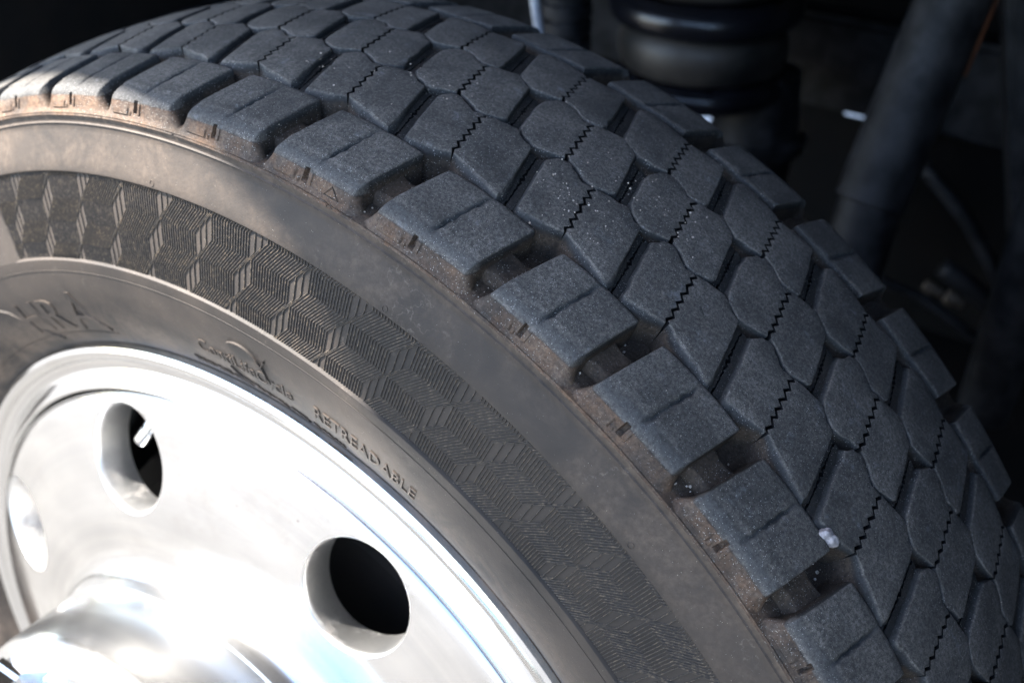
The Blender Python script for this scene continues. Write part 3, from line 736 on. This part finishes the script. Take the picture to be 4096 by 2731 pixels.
# air spring: piston, two thick lobes, top plate
asp = empty('air_spring', (-0.142, 0.845, 0.50)); top(asp, 'black air spring with thick rounded rings behind the tyre top', 'air spring')
def ring_prof(z0, rb, rt, n=14):
    return [(z0 + rt * math.sin(-math.pi / 2 + math.pi * i / n), rb + rt * math.cos(-math.pi / 2 + math.pi * i / n)) for i in range(n + 1)]
def asp_part(name, prof, mat, n=72):
    return link(name, mesh(name, *spin_axis((0, 0, 0), (0, 0, 1), prof, n), sharp=40), mat, asp)
asp_part('bellows_lobe', [(0.131, 0.060)] + ring_prof(0.152, 0.083, 0.0150) + [(0.170, 0.070)], M_BLACK)
asp_part('bellows', [(0.166, 0.078), (0.172, 0.090), (0.185, 0.094), (0.200, 0.094), (0.213, 0.090), (0.22, 0.080)], M_RUBB)
asp_part('bellows_lobe', [(0.214, 0.060)] + ring_prof(0.236, 0.088, 0.0185) + [(0.257, 0.070)], M_BLACK)
asp_part('bellows', [(0.256, 0.080), (0.262, 0.090), (0.285, 0.094), (0.305, 0.085)], M_RUBB)
asp_part('top_plate', [(0.305, 0.100), (0.309, 0.104), (0.325, 0.104), (0.329, 0.100)], M_BLACK2)
lo_ = asp_part('piston', [(-0.10, 0.040), (0.02, 0.044), (0.035, 0.052), (0.040, 0.058), (0.052, 0.060), (0.056, 0.052), (0.100, 0.046), (0.128, 0.046)], M_BLACK2); lo_.location = (0.060, 0.030, 0.035)

# shock absorber
sa = empty('shock_absorber', (0.166, 0.674, 0.829)); top(sa, 'thick dusty black shock absorber leaning behind the tyre on the right', 'shock absorber')
A_ = Vector((0.166, 0.674, 0.829)); B_ = Vector((0.146, 0.606, 0.663)); D_ = Vector((0.139, 0.560, 0.500))
q_ = (A_ - B_).normalized()
link('dust_tube', mesh('dust_tube', *spin_axis(tuple((B_ - A_) * 1.0), tuple((A_ - B_) * 1.2), [(0, 0.0290), (0.002, 0.0310), (0.40, 0.0310)], 48), sharp=40), M_BLACK2, sa)
link('damper_body', mesh('damper_body', *spin_axis(tuple(B_ - A_ + q_ * 0.01), tuple(D_ - A_), [(0, 0.027), (0.012, 0.028), (0.16, 0.028), (0.17, 0.024)], 48), sharp=40), M_BLACK2, sa)
link('rust_streak', mesh('rust_streak', *path_tube([tuple((A_ - B_) * 1.1 + Vector((0.0265, 0.0130, 0))), tuple((A_ - B_) * 0.2 + Vector((0.0265, 0.0135, 0))), tuple((B_ - A_) * 0.35 + Vector((0.0265, 0.0135, 0)))], 0.0060, 10)), M_RUST, sa)

# frame rail and brackets
o = link('frame_rail', box_bevel('frame_rail', (3.2, 0.05, 0.115), 0.008), M_BLACK2); o.location = (-0.55, 1.075, 0.628); o.rotation_euler = (0, 0, R_(-1.5))
top(o, 'long black frame rail running behind the air spring', 'frame rail')
o = link('cross_member', box_bevel('cross_member', (0.075, 0.55, 0.05), 0.01), M_BLACK2); o.location = (-0.70, 0.80, 0.66)
top(o, 'dark steel cross member behind the upper left edge of the tyre', 'cross member')
o = link('support_bracket', box_bevel('support_bracket', (0.030, 0.10, 0.40), 0.008), M_BLACK2); o.location = (0.185, 0.935, 0.66); o.rotation_euler = (R_(-18), R_(-12), R_(20))
top(o, 'narrow black upright bracket right of the shock absorber', 'bracket')
o = link('round_post', mesh('round_post', *tube_between((0.300, 0.62, 0.90), (0.262, 0.70, 0.44), 0.026)), M_BLACK2)
o.data.set_sharp_from_angle(angle=R_(40)); top(o, 'dark upright round post at the right edge', 'post')
# threaded canister and a pale pipe above the far shoulder
can = empty('ribbed_canister', (-0.150, 0.575, 0.84)); top(can, 'dark ribbed canister hanging behind the top of the tyre', 'canister')
pr_ = [(-0.090, 0.012), (-0.086, 0.018)]
for i in range(9): z_ = -0.084 + i * 0.016; pr_ += [(z_, 0.0235), (z_ + 0.010, 0.0235), (z_ + 0.012, 0.0205), (z_ + 0.015, 0.0205)]
link('canister_shell', mesh('canister_shell', *spin_axis((0, 0, 0), (0, 0, 1), pr_, 16), sharp=30), M_BLACK2, can)
o = link('pale_pipe', mesh('pale_pipe', *path_tube([(-0.103, 0.443, 0.885), (-0.094, 0.436, 0.853), (-0.081, 0.426, 0.823), (-0.072, 0.420, 0.800)], 0.0042, 14)), M_HOSE)
top(o, 'short pale grey pipe beside the ribbed canister', 'pipe')
# cables and hose ends in the dark on the right
for pts_, rad, lab in (
    ([(0.110, 0.700, 0.545), (0.173, 0.732, 0.518), (0.235, 0.752, 0.485), (0.294, 0.770, 0.455), (0.34, 0.78, 0.43)], 0.0055, 'lower thin black cable crossing the dark on the right'),
    ([(0.160, 0.850, 0.500), (0.215, 0.862, 0.462), (0.280, 0.874, 0.416), (0.33, 0.88, 0.38)], 0.0120, 'thick black hose below the upright post'),
    ([(0.092, 0.959, 0.560), (0.150, 0.970, 0.500), (0.200, 0.975, 0.440), (0.231, 0.976, 0.380)], 0.0090, 'curved brownish hose behind the shock absorber')):
    P3 = []
    for i in range(len(pts_) - 1):
        for j in range(5):
            f = j / 5; P3.append(tuple(Vector(pts_[i]).lerp(Vector(pts_[i + 1]), f) + Vector((0, 0, 0.004 * math.sin((i + f) * 2.1)))))
    P3.append(pts_[-1])
    top(link('hose', mesh('hose', *path_tube(P3, rad, 14)), M_BLACK2), lab, 'hose')
M_DULL = simple('dull_brass', (0.05, 0.035, 0.025), (0.09, 0.07, 0.05), 0.6, 0.2, 60)
for i, (p3, r3, lab) in enumerate((((0.158, 0.800, 0.500), 0.007, 'left of two dull brass hose fittings in the dark'), ((0.180, 0.806, 0.492), 0.009, 'right, larger one of two dull brass hose fittings in the dark'))):
    vs_, fs_ = spin_axis((0, 0, 0), (0.02, 0.006, -0.008), [(0, r3 * 0.7), (0.001, r3), (0.010, r3), (0.011, r3 * 0.75), (0.020, r3 * 0.7)], 6)
    o = link('hose_fitting', mesh('hose_fitting', vs_, fs_, False), M_DULL); o.location = p3; top(o, lab, 'hose fitting', 'hose fittings')

for x_, lab in ((-0.78, 'black sheet added left of the tyre to block light'), (0.66, 'black sheet added right of the tyre, out of view, to block light')):
    y_ = 0.32 if x_ < 0 else -0.04  # sheets added either side of the wheel to cut the side light
    o = link('arch_light_block', box_bevel('arch_light_block', (0.006, 1.10 - y_, 1.03), 0.001, 1), M_GUARD); o.location = (x_, (1.10 + y_) / 2, 0.615)
    top(o, lab, 'light blocker', 'light blockers')

# loose sand grains lying on the blocks and in the grooves
rnd = random.Random(21); bm = bmesh.new()
def grain(th, y, r, sz):
    M = Matrix.Translation(Vector(pt(th, y, r))) @ Matrix.Rotation(rnd.uniform(0, 6), 4, Vector((rnd.random(), rnd.random(), 0.3)).normalized()) @ Matrix.Diagonal((sz, sz * rnd.uniform(0.6, 0.9), sz * rnd.uniform(0.5, 0.8), 1))
    bmesh.ops.create_icosphere(bm, subdivisions=1, radius=1, matrix=M)
for u0, y0, su, sy, n in ((5.75, 0.062, 0.10, 0.010, 26), (6.05, 0.060, 0.12, 0.014, 40), (5.55, 0.070, 0.10, 0.010, 24), (5.95, 0.105, 0.16, 0.012, 30), (6.5, 0.100, 0.14, 0.010, 18), (4.2, 0.090, 0.2, 0.010, 18), (3.4, 0.060, 0.2, 0.010, 12)):
    for i in range(n):
        u = rnd.gauss(u0, su); y = rnd.gauss(y0, sy); sz = abs(rnd.gauss(0.00022, 0.00014)) + 0.00012
        grain(U(u), y, crown(y) + sz * 0.3, sz)
for k in range(0, 12):
    for i in range(10):
        f = rnd.uniform(0.70, 0.95); y = rnd.uniform(0.0, 0.009) if rnd.random() < 0.5 else rnd.uniform(0.028, 0.042)
        grain(U(k + f - 0.12 * (0.03 - y) / 0.03), y, floor_r(y) + 0.0003, abs(rnd.gauss(0.0004, 0.0003)) + 0.0002)
me = bpy.data.meshes.new('sand_grains'); bm.to_mesh(me); bm.free()
sg = link('sand_grains', me, simple('sand', (0.20, 0.155, 0.12), (0.46, 0.41, 0.36), 0.7, 0.0, 900)); sg.location = (0, 0, WZ)
tag(sg, 'pale sand grains scattered over the tread blocks', kind='stuff')
